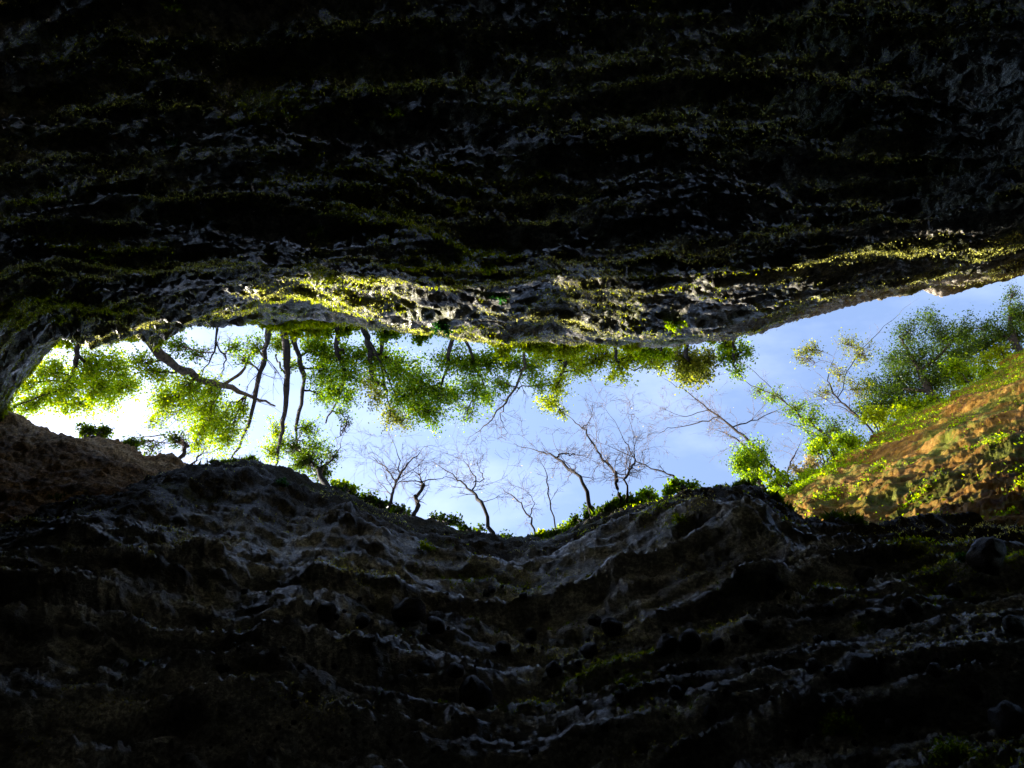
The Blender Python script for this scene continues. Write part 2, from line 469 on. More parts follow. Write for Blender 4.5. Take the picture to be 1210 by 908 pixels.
def north_disp(X, Z, Y, S, T):
    X = X + 0.9 * Y
    near = np.clip(Z / 12.0, 0.35, 1.6)
    p = 0.26 * near * fbm(X * 0.16, Z * 0.2, 3, 11)
    k = np.clip(np.abs(Y) / np.maximum(Z, 2) / 0.20, 0.7, 1.3)
    p += strata(X, Z, 2.3, 0.17, 21, 1.25, 0.16) * near * k
    p += strata(X, Z, 0.92, 0.11, 31, 1.5, 0.3) * k
    for pts, a in (
        ([(150, 2), (250, 16), (300, 20), (400, 34), (450, 38), (520, 60), (570, 80), (640, 88), (720, 92)], 0.13),
        ([(-60, 120), (60, 148), (150, 150), (300, 150), (420, 135), (500, 140), (600, 160)], 0.10),
        ([(-60, 210), (80, 226), (150, 250), (230, 264), (350, 265), (470, 282)], 0.16),
        ([(120, 296), (300, 298), (420, 302), (560, 300)], 0.16),
        ([(180, 352), (330, 345), (450, 362), (560, 365)], 0.14),
        ([(600, 272), (640, 262), (740, 262), (860, 290)], 0.14),
        ([(560, 185), (620, 196), (700, 205), (760, 195)], 0.12),
        ([(860, 60), (960, 70), (1080, 95), (1200, 120)], 0.10),
        ([(740, 215), (850, 190), (980, 215), (1100, 205)], 0.12),
    ):
        p += ledge(X, Z, S, pts, a, -2.15)
    for pts, a, up in (                       # brows with a deep dark underside
        ([(540, 262), (585, 272), (640, 268)], 0.30, 0.35),
        ([(600, 386), (655, 390), (710, 380)], 0.34, 0.45),
        ([(690, 384), (760, 372), (850, 352), (950, 340), (1050, 318), (1130, 302), (1300, 270)], 0.42, 0.55),
        ([(40, 400), (110, 392), (190, 386)], 0.30, 0.35),
        ([(400, 160), (450, 150), (490, 158)], 0.20, 0.25),
        ([(1080, 225), (1140, 232), (1200, 225)], 0.22, 0.3),
        ([(250, 262), (330, 268), (420, 276)], 0.20, 0.25),
    ):
        p += ledge(X, Z, S, pts, a, -2.1, up, 0.35)
    p = rim_limit(p - 0.25, Y, T)
    Z = Z - 0.5 * p; X = X + 0.35 * p
    p += strata(X, Z, 0.37, 0.085, 41, 1.1, 0.6) * k
    p += strata(X, Z, 0.15, 0.030, 47, 1.3, 1.2) * k
    left = smooth(-8, -14, X)
    p += (0.07 + 0.22 * left) * near * fbm(X * 0.9, Z * 1.6, 4, 51, 0.55)
    p += (0.045 + 0.14 * left) * (ridged(X * 1.3, Z * 3.2, 4, 57) - 0.4)
    p += 0.055 * ridged(X * 3.6, Z * 7, 3, 63, 0.65)
    p += 0.032 * fbm(X * 11, Z * 16, 2, 59, 0.6)
    return p


cliff_n, NV, NT, NS = build_wall('cliff_north', NORTH_RIM, NORTH_LOW, -1, north_disp, M_NORTH, 440, 860)

# ---- south wall (lower half): conglomerate with stones, ledges, a low right end
SOUTH_RIM = [(-900, 620, 20), (-300, 600, 20), (0, 592, 20), (100, 578, 20.5), (180, 568, 22), (240, 559, 24), (300, 553, 25), (350, 561, 25), (400, 580, 25), (440, 600, 25),
             (500, 616, 25), (560, 630, 25), (600, 635, 25), (640, 632, 25), (680, 614, 24.8), (720, 596, 24.5), (760, 587, 24), (800, 577, 23.2),
             (860, 571, 22.3), (893, 578, 21.6), (920, 597, 20.8), (950, 606, 20), (1000, 609, 18.8), (1100, 612, 17), (1210, 614, 15.6), (1400, 625, 15), (1900, 640, 15)]
SOUTH_LOW = ([-1500, -700, -300, 0, 250, 600, 1000, 1500], [4.3, 4.3, 4.6, 4.8, 4.2, 2.9, 2.6, 2.6])


def south_disp(X, Z, Y, S, T):
    X = X + 0.7 * Y
    near = np.clip(Z / 12.0, 0.35, 1.5)
    p = 0.32 * near * fbm(X * 0.2, Z * 0.18, 4, 111)
    k = np.clip(np.abs(Y) / np.maximum(Z, 2) / 0.22, 0.7, 1.35)
    p += strata(X, Z, 2.6, 0.28, 121, 1.0, 0.07) * k * near
    p += strata(X, Z, 1.0, 0.17, 131, 1.3, 0.14) * k * np.clip(Z / 10, 0.45, 1)
    for pts, a, yw in (
        ([(230, 575), (300, 577), (360, 592), (420, 618), (480, 645), (560, 660), (650, 668)], 0.42, 4.3),
        ([(60, 650), (150, 668), (260, 690), (330, 714), (420, 722), (480, 730), (560, 748), (640, 775)], 0.42, 4.0),
        ([(290, 786), (360, 785), (470, 795), (600, 808), (740, 835)], 0.26, 4.0),
        ([(680, 662), (720, 645), (780, 632), (850, 634), (900, 655), (960, 690)], 0.60, 3.6),
        ([(780, 612), (840, 600), (900, 612), (930, 622)], 0.40, 3.5),
        ([(560, 700), (640, 690), (720, 700), (800, 715)], 0.25, 3.9),
        ([(860, 720), (940, 735), (1040, 742), (1120, 760), (1200, 790)], 0.20, 2.8),
        ([(620, 770), (720, 760), (860, 765), (960, 800), (1100, 830), (1240, 850)], 0.22, 3.0),
    ):
        p += ledge(X, Z, S, pts, a * 0.55, yw, 0.10)
    p = rim_limit(p - 0.30, Y, T)
    Z = Z - 0.5 * p; X = X + 0.35 * p
    p += 0.06 * near * fbm(X * 0.9, Z * 1.3, 4, 151, 0.55)
    p += 0.02 * (ridged(X * 1.2, Z * 2.8, 4, 157) - 0.4)
    p += 0.035 * ridged(X * 3.5, Z * 6.5, 3, 163, 0.65) + 0.10 * smooth(0.8, 0.95, T) * (ridged(X * 1.7, Z * 1.9, 4, 167) - 0.4)
    p += 0.024 * fbm(X * 12, Z * 15, 2, 159, 0.6)
    p += strata(X, Z, 0.42, 0.13, 137, 1.5, 0.3) * k
    p += strata(X, Z, 0.17, 0.042, 139, 1.6, 0.7) * k
    nr_ = smooth(11, 5, Z)
    p += nr_ * (0.035 * ridged(X * 8.0, Z * 11, 3, 181, 0.6) + 0.045 * cobble(X * 10, Z * 9, 183, 0.6) + strata(X, Z, 0.24, 0.05, 185, 1.4, 1.0))
    msk = smooth(-0.35, 0.25, fbm(X * 0.35, Z * 0.3, 3, 171)) * smooth(1.0, 0.95, T)
    p += 0.20 * msk * cobble(X * 1.25, Z * 1.0, 81, 0.30)
    p += 0.15 * msk * cobble(X * 2.9, Z * 2.5, 83, 0.5)
    p += 0.09 * cobble(X * 6.5, Z * 6.0, 85, 0.6) * (0.4 + 0.6 * msk)
    return p


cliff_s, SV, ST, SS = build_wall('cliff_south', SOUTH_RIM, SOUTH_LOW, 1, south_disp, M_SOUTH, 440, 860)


# ---- brown cliff at the left end and the ochre slope at the right end
def sheet(name, top, low, back, nu, nv, disp, mat, dense_top=1.0):
    top = np.array([at(*p) for p in top]); low = np.array([at(*p) for p in low])
    def resample(a):
        d = np.concatenate([[0], np.cumsum(np.linalg.norm(np.diff(a, axis=0), axis=1))])
        q = np.linspace(0, d[-1], nu)
        return np.stack([np.interp(q, d, a[:, k]) for k in range(3)], -1)
    def by_index(a):
        q = np.linspace(0, len(a) - 1, nu)
        return np.stack([np.interp(q, np.arange(len(a)), a[:, k]) for k in range(3)], -1)
    A, B = by_index(top), by_index(low)
    t = np.linspace(0, 1, nv)[:, None, None]
    V = B[None] * (1 - t) + A[None] * t
    du = np.gradient(V, axis=1); dv = np.gradient(V, axis=0)
    n = np.cross(du, dv); n /= np.linalg.norm(n, axis=-1, keepdims=True)
    c = V[nv // 2, nu // 2]; 
    if np.dot(n[nv // 2, nu // 2], np.array([0, 0, CAMZ + 12.0]) - c) < 0: n = -n
    L1 = np.cumsum(np.linalg.norm(du, axis=-1), axis=1); L2 = np.cumsum(np.linalg.norm(dv, axis=-1), axis=0)
    V = V + n * disp(L1, L2, t[:, :, 0] + 0 * L1)[..., None]
    bd = np.array([0.15, 0.4, 1, 2, 4, 8, 15, 25, 40])
    bk = np.array(back, float)
    ext = V[-1][None] + bd[:, None, None] * bk[None, None, :]
    ext[..., 2] += (0.2 * fbm(ext[..., 0], ext[..., 1], 3, 5)) * smooth(0, 1, bd)[:, None]
    V2 = np.concatenate([V, ext])
    f = grid_faces(V2.shape[0], nu)
    o = mesh_np(name, V2.reshape(-1, 3), f, mat)
    o['kind'] = 'structure'
    return o, V, n


def west_disp(a, b, t):
    return 0.35 * fbm(a * 0.3, b * 0.4, 4, 201) + 0.12 * ridged(a * 1.3, b * 1.9, 4, 205) + 0.08 * cobble(a * 3, b * 3, 207, 0.5) + 0.05 * fbm(a * 5, b * 6, 3, 209)


cliff_w, WV, WN = sheet('cliff_west',
    [(-420, 452, 27), (-160, 470, 26.5), (0, 491, 26), (40, 499, 26), (85, 508, 26), (130, 521, 26), (172, 538, 26), (215, 548, 26), (245, 557, 26), (300, 580, 26), (380, 620, 26)],
    [(-420, 640, 17), (-160, 640, 17), (0, 634, 17.5), (40, 632, 18), (85, 630, 18.5), (130, 622, 19), (172, 615, 20), (215, 612, 21), (245, 610, 22), (300, 625, 23), (380, 660, 23)],
    (-0.60, 0.72, 0.40), 260, 120, west_disp, M_WEST)  # unseen ground behind the crest, raised to block the low sun from the gorge


def east_disp(a, b, t):
    return 0.4 * fbm(a * 0.22, b * 0.25, 4, 301) + 0.09 * ridged(a * 0.7, b * 0.9, 4, 305) + 0.09 * fbm(a * 2.6, b * 2.6, 4, 307, 0.6) + 0.04 * ridged(a * 5, b * 5, 3, 311) + 0.04 * cobble(a * 1.6, b * 1.6, 309, 0.3)


ES = 1.27            # the slope stands a little farther off than the rims
slope_e, EV, EN = sheet('earth_slope',
    [(a, b, c * ES) for a, b, c in [(880, 604, 24), (905, 590, 24), (935, 584, 24.5), (962, 560, 25.5), (1000, 541, 26.5), (1060, 503, 28), (1120, 472, 29), (1170, 443, 30), (1215, 414, 31), (1330, 330, 34), (1500, 150, 40), (1600, -150, 46)]],
    [(a, b, c * ES) for a, b, c in [(880, 640, 21), (905, 640, 20), (935, 644, 18), (962, 646, 16.5), (1000, 648, 15.5), (1060, 648, 14), (1120, 648, 13), (1170, 646, 12.3), (1215, 644, 12), (1400, 620, 11.5), (1900, 500, 11), (2400, 100, 11)]],
    (0.70, 0.62, 0.30), 320, 180, east_disp, M_EARTH)

# gorge floor and the country beyond, one sheet
gx = np.concatenate([[-900, -300, -120, -60], np.linspace(-40, 40, 60), [60, 120, 300, 900]])
gy = np.concatenate([[-900, -300, -100, -40], np.linspace(-8, 8, 34), [40, 100, 300, 900]])
GX, GY = np.meshgrid(gx, gy)
GZ = 0.12 * fbm(GX * 0.5, GY * 0.5, 4, 401)
mesh_np('ground', np.stack([GX, GY, GZ], -1).reshape(-1, 3), grid_faces(len(gy), len(gx)), M_GROUND)['kind'] = 'structure'


# ------------------------------------------------------------------ trees
def unit(v):
    return v / (np.linalg.norm(v) + 1e-9)


def rvec(r):
    return unit(r.normal(size=3))


class Wood:
    def __init__(self): self.v = []; self.f = []; self.n = 0
    def tube(self, pts, rad, sides=5):
        pts = np.asarray(pts, float); rad = np.asarray(rad, float)
        t = np.gradient(pts, axis=0); t /= np.linalg.norm(t, axis=1, keepdims=True) + 1e-9
        ref = np.array([0.3, 0.9, 0.2])
        a = np.cross(t, ref); a /= np.linalg.norm(a, axis=1, keepdims=True) + 1e-9
        b = np.cross(t, a)
        th = np.arange(sides) / sides * 2 * np.pi
        ring = pts[:, None] + rad[:, None, None] * (np.cos(th)[None, :, None] * a[:, None] + np.sin(th)[None, :, None] * b[:, None])
        n = len(pts); i = np.arange(n * sides).reshape(n, sides) + self.n
        j = np.roll(i, -1, axis=1)
        self.v.append(ring.reshape(-1, 3))
        self.f.append(np.stack([i[:-1], j[:-1], j[1:], i[1:]], -1).reshape(-1, 4))
        self.n += n * sides
    def build(self, name, mat, parent, origin):
        if not self.v: return None
        return mesh_np(name, np.concatenate(self.v) - origin, np.concatenate(self.f), mat, parent)


def leaves_mesh(r, c, size, droop=0.0):
    """Folded diamond leaves at points c."""
    n = len(c)
    a = r.normal(size=(n, 3)); a[:, 2] -= droop; a /= np.linalg.norm(a, axis=1, keepdims=True)
    q = r.normal(size=(n, 3)) * 0.9; q[:, 2] += 0.45
    b = np.cross(a, q); b /= np.linalg.norm(b, axis=1, keepdims=True) + 1e-9
    nn = np.cross(a, b)
    L = (size * r.uniform(0.5, 1.15, n) ** 1.6 * 1.25)[:, None]; W = L * r.uniform(0.26, 0.40, n)[:, None]
    fold = L * 0.12
    v = np.stack([c, c + a * L * 0.45 + b * W + nn * fold, c + a * L, c + a * L * 0.5 - b * W + nn * fold], 1)
    f = np.arange(n * 4).reshape(n, 4)
    return v.reshape(-1, 3), f


def wander(r, a, b, n, wob):
    a = np.asarray(a, float); b = np.asarray(b, float)
    t = np.linspace(0, 1, n)[:, None]
    L = np.linalg.norm(b - a)
    off = np.cumsum(r.normal(size=(n, 3)), axis=0); off -= off[0] + (off[-1] - off[0]) * t
    return a + (b - a) * t + off * (wob * L / n)


def spline(pts, sub=4):
    pts = np.asarray(pts, float)
    if len(pts) < 3: 
        t = np.linspace(0, 1, sub + 1)[:, None]
        return pts[0] * (1 - t) + pts[-1] * t
    P = np.concatenate([[2 * pts[0] - pts[1]], pts, [2 * pts[-1] - pts[-2]]])
    out = []
    for i in range(1, len(P) - 2):
        for k in range(sub):
            t = k / sub
            out.append(0.5 * (2 * P[i] + (P[i + 1] - P[i - 1]) * t + (2 * P[i - 1] - 5 * P[i] + 4 * P[i + 1] - P[i + 2]) * t * t + (3 * P[i] - P[i - 1] - 3 * P[i + 1] + P[i + 2]) * t ** 3))
    out.append(P[-2])
    return np.array(out)


def grow(r, wood, p, d, L, rad, depth, tips, bend=0.24, up=0.15, split=3, ang=0.6):
    """A bare branch that forks on into twigs."""
    n = 5 if depth > 1 else 4
    pts = [p]; cur = np.array(d, float)
    for i in range(n):
        cur = unit(cur + r.normal(size=3) * bend * 0.55 + np.array([0, 0, up * 0.25]))
        pts.append(pts[-1] + cur * L / n)
    rr = np.linspace(rad, rad * 0.45, n + 1)
    wood.tube(pts, np.maximum(rr, 0.0038), 5 if rad > 0.03 else 3)
    tips.append(pts[-1])
    if depth <= 0: return
    for k in range(split if depth < 3 else 2):
        i = r.integers(1, n + 1)
        nd = unit(cur + rvec(r) * ang * 1.3)
        grow(r, wood, pts[i], nd, L * r.uniform(0.45, 0.75), rad * 0.5, depth - 1, tips, bend, up, split, ang)


TREE_N = [0]


def tree(name, label, stems, blobs=(), leaf='mid', cat='tree', group=None, bark=None, size=0.083, dens=0.62, bare=0, bare_len=1.6, bare_leaf=None, bare_n=0, twig_r=0.014, sub=4):
    """stems: lists of (px, py, h, radius). blobs: (px, py, h, radius px[, density]). bare: forking depth of leafless side branches."""
    TREE_N[0] += 1
    if stems[0][0][0] > 880 and group in (G_R, G_S):
        stems = [[(a, b, c * ES, d * 1.2) for a, b, c, d in st] for st in stems]
        blobs = [(b[0], b[1], b[2] * ES, *b[3:]) for b in blobs]
        size *= 1.15; bare_len *= 1.2
    r = np.random.default_rng(1000 + TREE_N[0] * 17)
    bark = bark or M_BARK
    base = at(*stems[0][0][:3])
    root = empty(name, base)
    tag(root, label, cat, group)
    trunk = Wood(); woods = []
    skel, srad = [], []
    tips = []
    for si, st in enumerate(stems):
        P = np.array([at(*q[:3]) for q in st]); R = [q[3] for q in st]
        if si == 0: P[0, 2] -= 0.25
        C = spline(P, sub)
        C[1:-1] += r.normal(size=(len(C) - 2, 3)) * 0.035
        RR = np.interp(np.linspace(0, 1, len(C)), np.linspace(0, 1, len(R)), R)
        RR = RR * (1 + 0.10 * r.normal(size=len(C)))
        if bare: RR = RR * 0.68
        trunk.tube(C, RR, 7)
        skel.append(C); srad.append(RR)
        if bare:
            m = len(C)
            for k in range(max(4, int(m * 0.9))):
                i = r.integers(int(m * 0.25), m)
                tan = unit(C[min(i + 1, m - 1)] - C[max(i - 1, 0)])
                branch = Wood(); woods.append(branch)
                grow(r, branch, C[i], unit(tan * 0.8 + rvec(r) * 0.8 + np.array([0, 0, 0.15])), bare_len * r.uniform(0.25, 0.85), min(RR[i] * 0.4, 0.02), bare, tips)
            branch = Wood(); woods.append(branch)
            grow(r, branch, C[-1], unit(C[-1] - C[-3]), bare_len, RR[-1] * 0.8, bare, tips)
    S = np.concatenate(skel); SR = np.concatenate(srad)
    lv, lf, off = [], [], 0
    for bl in blobs:
        px, py, h, rp = bl[:4]; dn = bl[4] if len(bl) > 4 else dens
        c = at(px, py, h); rm = rp * h / F
        dd = np.linalg.norm(S - c, axis=1) + np.clip(S[:, 2] - c[2], 0, None) * 0.4
        i = int(np.argmin(dd)); a = S[i]
        branch = Wood(); woods.append(branch)
        if dd[i] > rm * 0.3:
            w = wander(r, a, c, 7, 0.35)
            branch.tube(w, np.linspace(min(SR[i] * 0.6, 0.05), 0.02, 7), 5)
        else: w = np.array([a, c])
        nt = int(10 + rp * 0.9)
        ends = []
        for k in range(nt):
            e = rvec(r) * rm * (r.uniform(0.15, 1.0) ** 0.6) * np.array([1.0, 1.0, 0.8])
            st0 = w[r.integers(max(0, len(w) - 4), len(w))]
            tw = wander(r, st0, c + e, 5, 0.5)
            branch.tube(tw, np.linspace(twig_r, twig_r * 0.5, 5), 3)
            ends.append(tw[2:])
        ends = np.concatenate(ends)
        n = int(dn * rp * rp * 4.4 * (1.3 if leaf == 'dark' and group == G_R else 1.0))
        cw = r.uniform(0.15, 1, len(ends)) ** 1.5; cw /= cw.sum()
        pick = ends[r.choice(len(ends), n, p=cw)]
        lc = pick + r.normal(size=(n, 3)) * rm * (0.08 + 0.24 * r.uniform(size=(n, 1)))
        v, f = leaves_mesh(r, lc, size, 0.25)
        lv.append(v); lf.append(f + off); off += len(v)
    bare_n = bare_n // 4
    if bare_n and tips:
        tp = np.array(tips)
        lc = tp[r.integers(0, len(tp), bare_n)] + r.normal(size=(bare_n, 3)) * 0.12
        v, f = leaves_mesh(r, lc, size * 0.7, 0.2)
        lv.append(v); lf.append(f + off); off += len(v)
    trunk.build('trunk', bark, root, base)
    for branch in woods: branch.build('branch', M_TWIG if bare else bark, root, base)
    if lv:
        mesh_np('crown', np.concatenate(lv) - base, np.concatenate(lf), LEAF[bare_leaf if (bare_leaf and not blobs) else leaf], root, False)
    return root


RIMN = np.array(NORTH_RIM); RIMS = np.array(SOUTH_RIM)


def rim_line(V):
    h = V[-1, :, 2] - CAMZ
    U = CX + F * V[-1, :, 0] / h; W = CY + F * V[-1, :, 1] / h
    o = np.argsort(U)
    return U[o], W[o], h[o]


NRL, SRL = rim_line(NV), rim_line(SV)


def nrim(px, back=5):
    return (px, np.interp(px, NRL[0], NRL[1]) - back, np.interp(px, NRL[0], NRL[2]) + 0.2)


def srim(px, back=4):
    return (px, np.interp(px, SRL[0], SRL[1]) + back, np.interp(px, SRL[0], SRL[2]) + 0.2)


G_N = 'trees leaning over from the upper cliff'
G_B = 'bare trees along the lower rim'
G_R = 'trees on the ochre slope'
G_S = 'shrubs along the cliff rims'

# upper rim, from the left
tree('leafy_tree', 'bright lime tree filling the far left corner of the opening',
     [[(*nrim(95), .10), (92, 420, 27, .09), (85, 445, 29, .07), (70, 465, 31, .04)], [(92, 420, 27, .06), (115, 440, 29, .05), (130, 465, 31, .03)]],
     [(62, 440, 29, 26), (45, 468, 30, 24), (85, 455, 30, 28), (110, 432, 28, 28), (128, 465, 31, 28), (100, 480, 31, 20), (30, 482, 30, 16), (140, 430, 29, 24), (150, 455, 31, 22), (-5, 488, 29, 22), (20, 455, 29, 20), (115, 455, 29, 26), (75, 475, 31, 22)], 'lime', group=G_N, dens=0.85)
tree('leafy_tree', 'tree with thick long trunk slanting down right from the upper left rim',
     [[(*nrim(165), .17), (190, 418, 26.5, .16), (225, 442, 28.5, .14), (262, 456, 30.5, .11), (300, 470, 32.5, .07), (325, 480, 34, .04)],
      [(262, 456, 30.5, .07), (285, 440, 31, .06), (298, 415, 31.5, .03)]],
     [(205, 470, 30, 30), (235, 485, 31, 36, .8), (255, 505, 32, 34, .8), (220, 455, 29, 26), (268, 525, 32, 24), (180, 440, 28, 22), (190, 475, 30, 22), (282, 490, 32, 20), (232, 520, 31, 20), (165, 425, 28, 20, .4), (248, 460, 30, 24, .5), (178, 500, 31, 14, .4)], 'lime', group=G_N, bark=M_BARKP)
tree('leafy_tree', 'slim forked tree just left of the three dark trunks',
     [[(*nrim(258), .07), (256, 405, 26.5, .06), (248, 425, 28, .04), (238, 445, 29.5, .02)], [(256, 405, 26.5, .05), (266, 425, 28, .04), (262, 445, 29, .02)]],
     [(228, 418, 28, 16, .4), (278, 410, 28, 16, .4), (205, 410, 27, 18, .5)], 'mid', group=G_N, bare=2, bare_len=1.2)
tree('leafy_tree', 'tall dark trunk curving down left, leftmost of the three long trunks',
     [[(*nrim(320), .17), (316, 405, 27, .15), (307, 440, 29, .14), (300, 475, 31, .12), (290, 510, 33, .10), (272, 545, 35, .05)],
      [(307, 440, 29, .06), (290, 425, 30, .05), (275, 412, 31, .02)]],
     [(300, 408, 28, 18, .4), (285, 425, 29, 16, .3), (262, 545, 35, 14, .3)], 'mid', group=G_N, bare=2, bare_len=1.5)
tree('leafy_tree', 'straight dark trunk, middle one of the three long trunks',
     [[(*nrim(336), .14), (338, 410, 27, .13), (339, 450, 29, .12), (335, 490, 31, .10), (330, 525, 33, .08), (325, 552, 35, .05)],
      [(339, 450, 29, .05), (330, 430, 30, .04), (325, 415, 31, .02)]],
     [(330, 405, 28, 18), (325, 505, 33, 15), (320, 535, 34, 18, .8), (336, 520, 34, 14), (345, 430, 29, 14, .4)], 'lime', group=G_N)
tree('leafy_tree', 'thinner wavy dark trunk, rightmost of the three long trunks',
     [[(*nrim(345), .12), (348, 405, 27, .10), (356, 435, 29, .10), (356, 470, 31, .08), (350, 505, 33, .07), (353, 535, 35, .04)]],
     [(372, 410, 28, 22), (385, 440, 29, 24), (365, 505, 33, 18), (375, 530, 34, 22), (360, 545, 34, 18, .9), (385, 470, 31, 18, .5)], 'mid', group=G_N)
tree('leafy_tree', 'airy green tree with two thin stems right of the long trunks',
     [[(*nrim(402), .09), (398, 410, 27, .08), (408, 440, 29, .06), (400, 470, 31, .04), (385, 500, 33, .03)], [(398, 410, 27, .05), (410, 420, 28, .04), (418, 440, 29, .02)]],
     [(400, 420, 28, 24), (412, 445, 29, 26), (378, 415, 28, 22, .5), (385, 450, 30, 20, .4), (405, 490, 32, 14, .35), (395, 465, 30, 22, .5), (425, 425, 28, 22), (415, 470, 31, 18, .4)], 'mid', group=G_N)
tree('leafy_tree', 'dense green tree with rounded hanging crown over the middle of the gap',
     [[(*nrim(430), .11), (436, 415, 27, .10), (440, 440, 28.5, .08), (455, 460, 30, .05)], [(436, 415, 27, .06), (460, 425, 28, .05), (485, 445, 30, .04)], [(430, 395, 25.5, .05), (445, 420, 27, .04), (470, 470, 30, .03)]],
     [(448, 425, 28, 26), (470, 440, 29, 30, .8), (495, 455, 30, 30, .9), (500, 480, 31, 26, .9), (515, 495, 31, 18), (480, 468, 30, 26, .8), (520, 465, 30, 22)], 'mid', group=G_N)
tree('leafy_tree', 'olive brown tree with drooping tip left of the rounded green crown',
     [[(*nrim(455), .08), (450, 425, 28, .06), (455, 455, 30, .05), (462, 485, 32, .02)]],
     [(445, 465, 31, 22, .5), (462, 490, 32, 20, .6), (435, 448, 30, 18, .5), (475, 500, 32, 14, .6)], 'olive', group=G_N)
tree('leafy_tree', 'green tree with several crossing stems right of the rounded crown',
     [[(*nrim(535), .09), (530, 430, 28, .07), (522, 455, 30, .04)], [(*nrim(548, 8), .06), (560, 430, 28, .05), (572, 455, 30, .03)]],
     [(530, 425, 28, 26), (585, 430, 28, 22), (552, 490, 31, 16, .4), (552, 430, 28, 24), (560, 455, 30, 26), (575, 470, 31, 20, .5), (540, 470, 31, 22), (570, 425, 28, 22)], 'mid', group=G_N)
tree('leafy_tree', 'tree with a reddish bent limb hanging over the blue gap',
     [[(*nrim(622), .09), (620, 425, 27, .08), (612, 450, 28.5, .07), (598, 475, 30, .06), (580, 495, 31, .04), (562, 512, 32, .02)], [(598, 475, 30, .03), (592, 495, 31, .025), (600, 512, 32, .01)]],
     [(605, 428, 28, 20), (632, 432, 28, 24), (590, 450, 29, 18, .5), (640, 455, 29, 16, .4)], 'mid', group=G_N, bark=M_BARKP, bare=2, bare_len=1.0)
tree('leafy_tree', 'yellow green tree with a hanging tuft beside the reddish limb',
     [[(*nrim(665), .08), (668, 425, 27, .07), (660, 450, 28.5, .05), (655, 475, 30, .02)]],
     [(668, 425, 27.5, 24), (658, 452, 29, 22, .7), (650, 475, 30, 18, .7), (685, 435, 28, 18, .5), (640, 415, 27, 18), (665, 490, 30, 9, .5)], 'yellow', group=G_N)
tree('leafy_tree', 'low yellow green tree in the middle of the upper rim',
     [[(*nrim(728), .07), (728, 420, 26.5, .06), (735, 440, 28, .03)]],
     [(695, 425, 27, 22), (770, 420, 27, 20), (785, 430, 27.5, 16, .5), (712, 420, 27, 22), (735, 430, 27.5, 24), (752, 420, 27, 18), (722, 445, 28.5, 12, .4)], 'yellow', group=G_N)
tree('leafy_tree', 'round fuzzy olive tree hanging from the upper rim right of centre',
     [[(*nrim(808), .08), (812, 425, 26.5, .07), (818, 445, 28, .03)]],
     [(800, 424, 27, 20, .9), (818, 430, 27, 22, .9), (830, 442, 28, 18, .9), (808, 445, 28, 16, .7), (838, 425, 27, 16)], 'olive', group=G_N, size=0.09)
tree('leafy_tree', 'small green tree, last on the upper rim before bare rock',
     [[(*nrim(868), .06), (866, 420, 26.5, .05), (872, 440, 28, .02)]],
     [(856, 420, 27, 18), (874, 415, 27, 18), (870, 440, 28, 14, .4)], 'mid', group=G_N)

# lower rim: leafless trees
tree('gnarled_tree', 'stubby gnarled tree leaning left on the brown left cliff',
     [[(208, 556, 26.4, .14), (216, 540, 27.2, .12), (220, 528, 28, .09), (205, 514, 29, .05)], [(220, 528, 28, .05), (190, 516, 29.5, .04), (160, 518, 31, .02)], [(222, 553, 26.4, .06), (238, 537, 27.4, .05)]],
     [(205, 522, 28.5, 15, .5), (180, 530, 28, 13, .4), (160, 525, 28, 12, .4)], 'dark', group=G_B, bare=2, bare_len=0.9)
tree('dark_tree', 'dark leaning tree on the left end of the lower rim below the long trunks',
     [[(*srim(392), .16), (376, 558, 26.5, .13), (362, 540, 28, .10), (350, 524, 30, .05)], [(376, 558, 26.5, .06), (395, 540, 28, .04), (402, 525, 29, .02)]],
     [(362, 548, 27.5, 18, .9), (378, 556, 26.8, 16, .8), (345, 530, 29, 16, .6), (392, 540, 28, 14, .4), (410, 500, 31, 10, .3)], 'dark', group=G_B, bare=1, bare_len=1.2)
tree('bare_tree', 'leafless tree with a spreading fan of boughs, leftmost on the lower rim',
     [[(*srim(456), .10), (464, 585, 26.5, .09), (468, 570, 28, .07), (482, 548, 30, .045), (496, 535, 32, .02)], [(468, 570, 28, .05), (456, 553, 30, .04), (440, 540, 32, .015)], [(466, 577, 27.4, .04), (471, 545, 30, .03), (462, 518, 33, .01)]],
     (), 'mid', group=G_B, bare=3, bare_len=1.9, bare_leaf='buff', bare_n=90)
tree('bare_tree', 'broken stub of a dead tree with level twigs on the lower rim',
     [[(*srim(486), .11), (494, 598, 25.9, .11), (493, 588, 26.6, .10), (499, 577, 27.3, .10), (498, 569, 28, .08)], [(498, 570, 27.8, .035), (475, 571, 28.5, .025), (455, 572, 29.5, .012)], [(498, 570, 27.8, .035), (520, 565, 28.6, .02), (545, 568, 29.5, .01)]],
     (), group=G_B, bare=1, bare_len=0.8)
tree('bare_tree', 'slender leafless tree leaning left at the lowest point of the rim',
     [[(*srim(584), .11), (572, 603, 26.5, .09), (557, 581, 28.5, .075), (540, 567, 30, .04), (515, 548, 32, .015)], [(557, 581, 28.5, .05), (562, 565, 30, .04), (548, 545, 32, .015)], [(560, 570, 29.5, .03), (571, 566, 30.2, .03), (566, 552, 31, .012)]],
     (), group=G_B, bare=3, bare_len=1.7, bare_leaf='buff', bare_n=110)
tree('bare_tree', 'thin low leafless tree just right of the lowest point of the rim',
     [[(*srim(637), .06), (625, 612, 26.5, .05), (612, 592, 28, .035), (594, 577, 29.5, .012)], [(625, 612, 26.5, .03), (630, 595, 28, .02), (622, 580, 29, .01)]],
     (), group=G_B, bare=2, bare_len=1.3, bare_leaf='buff', bare_n=50)
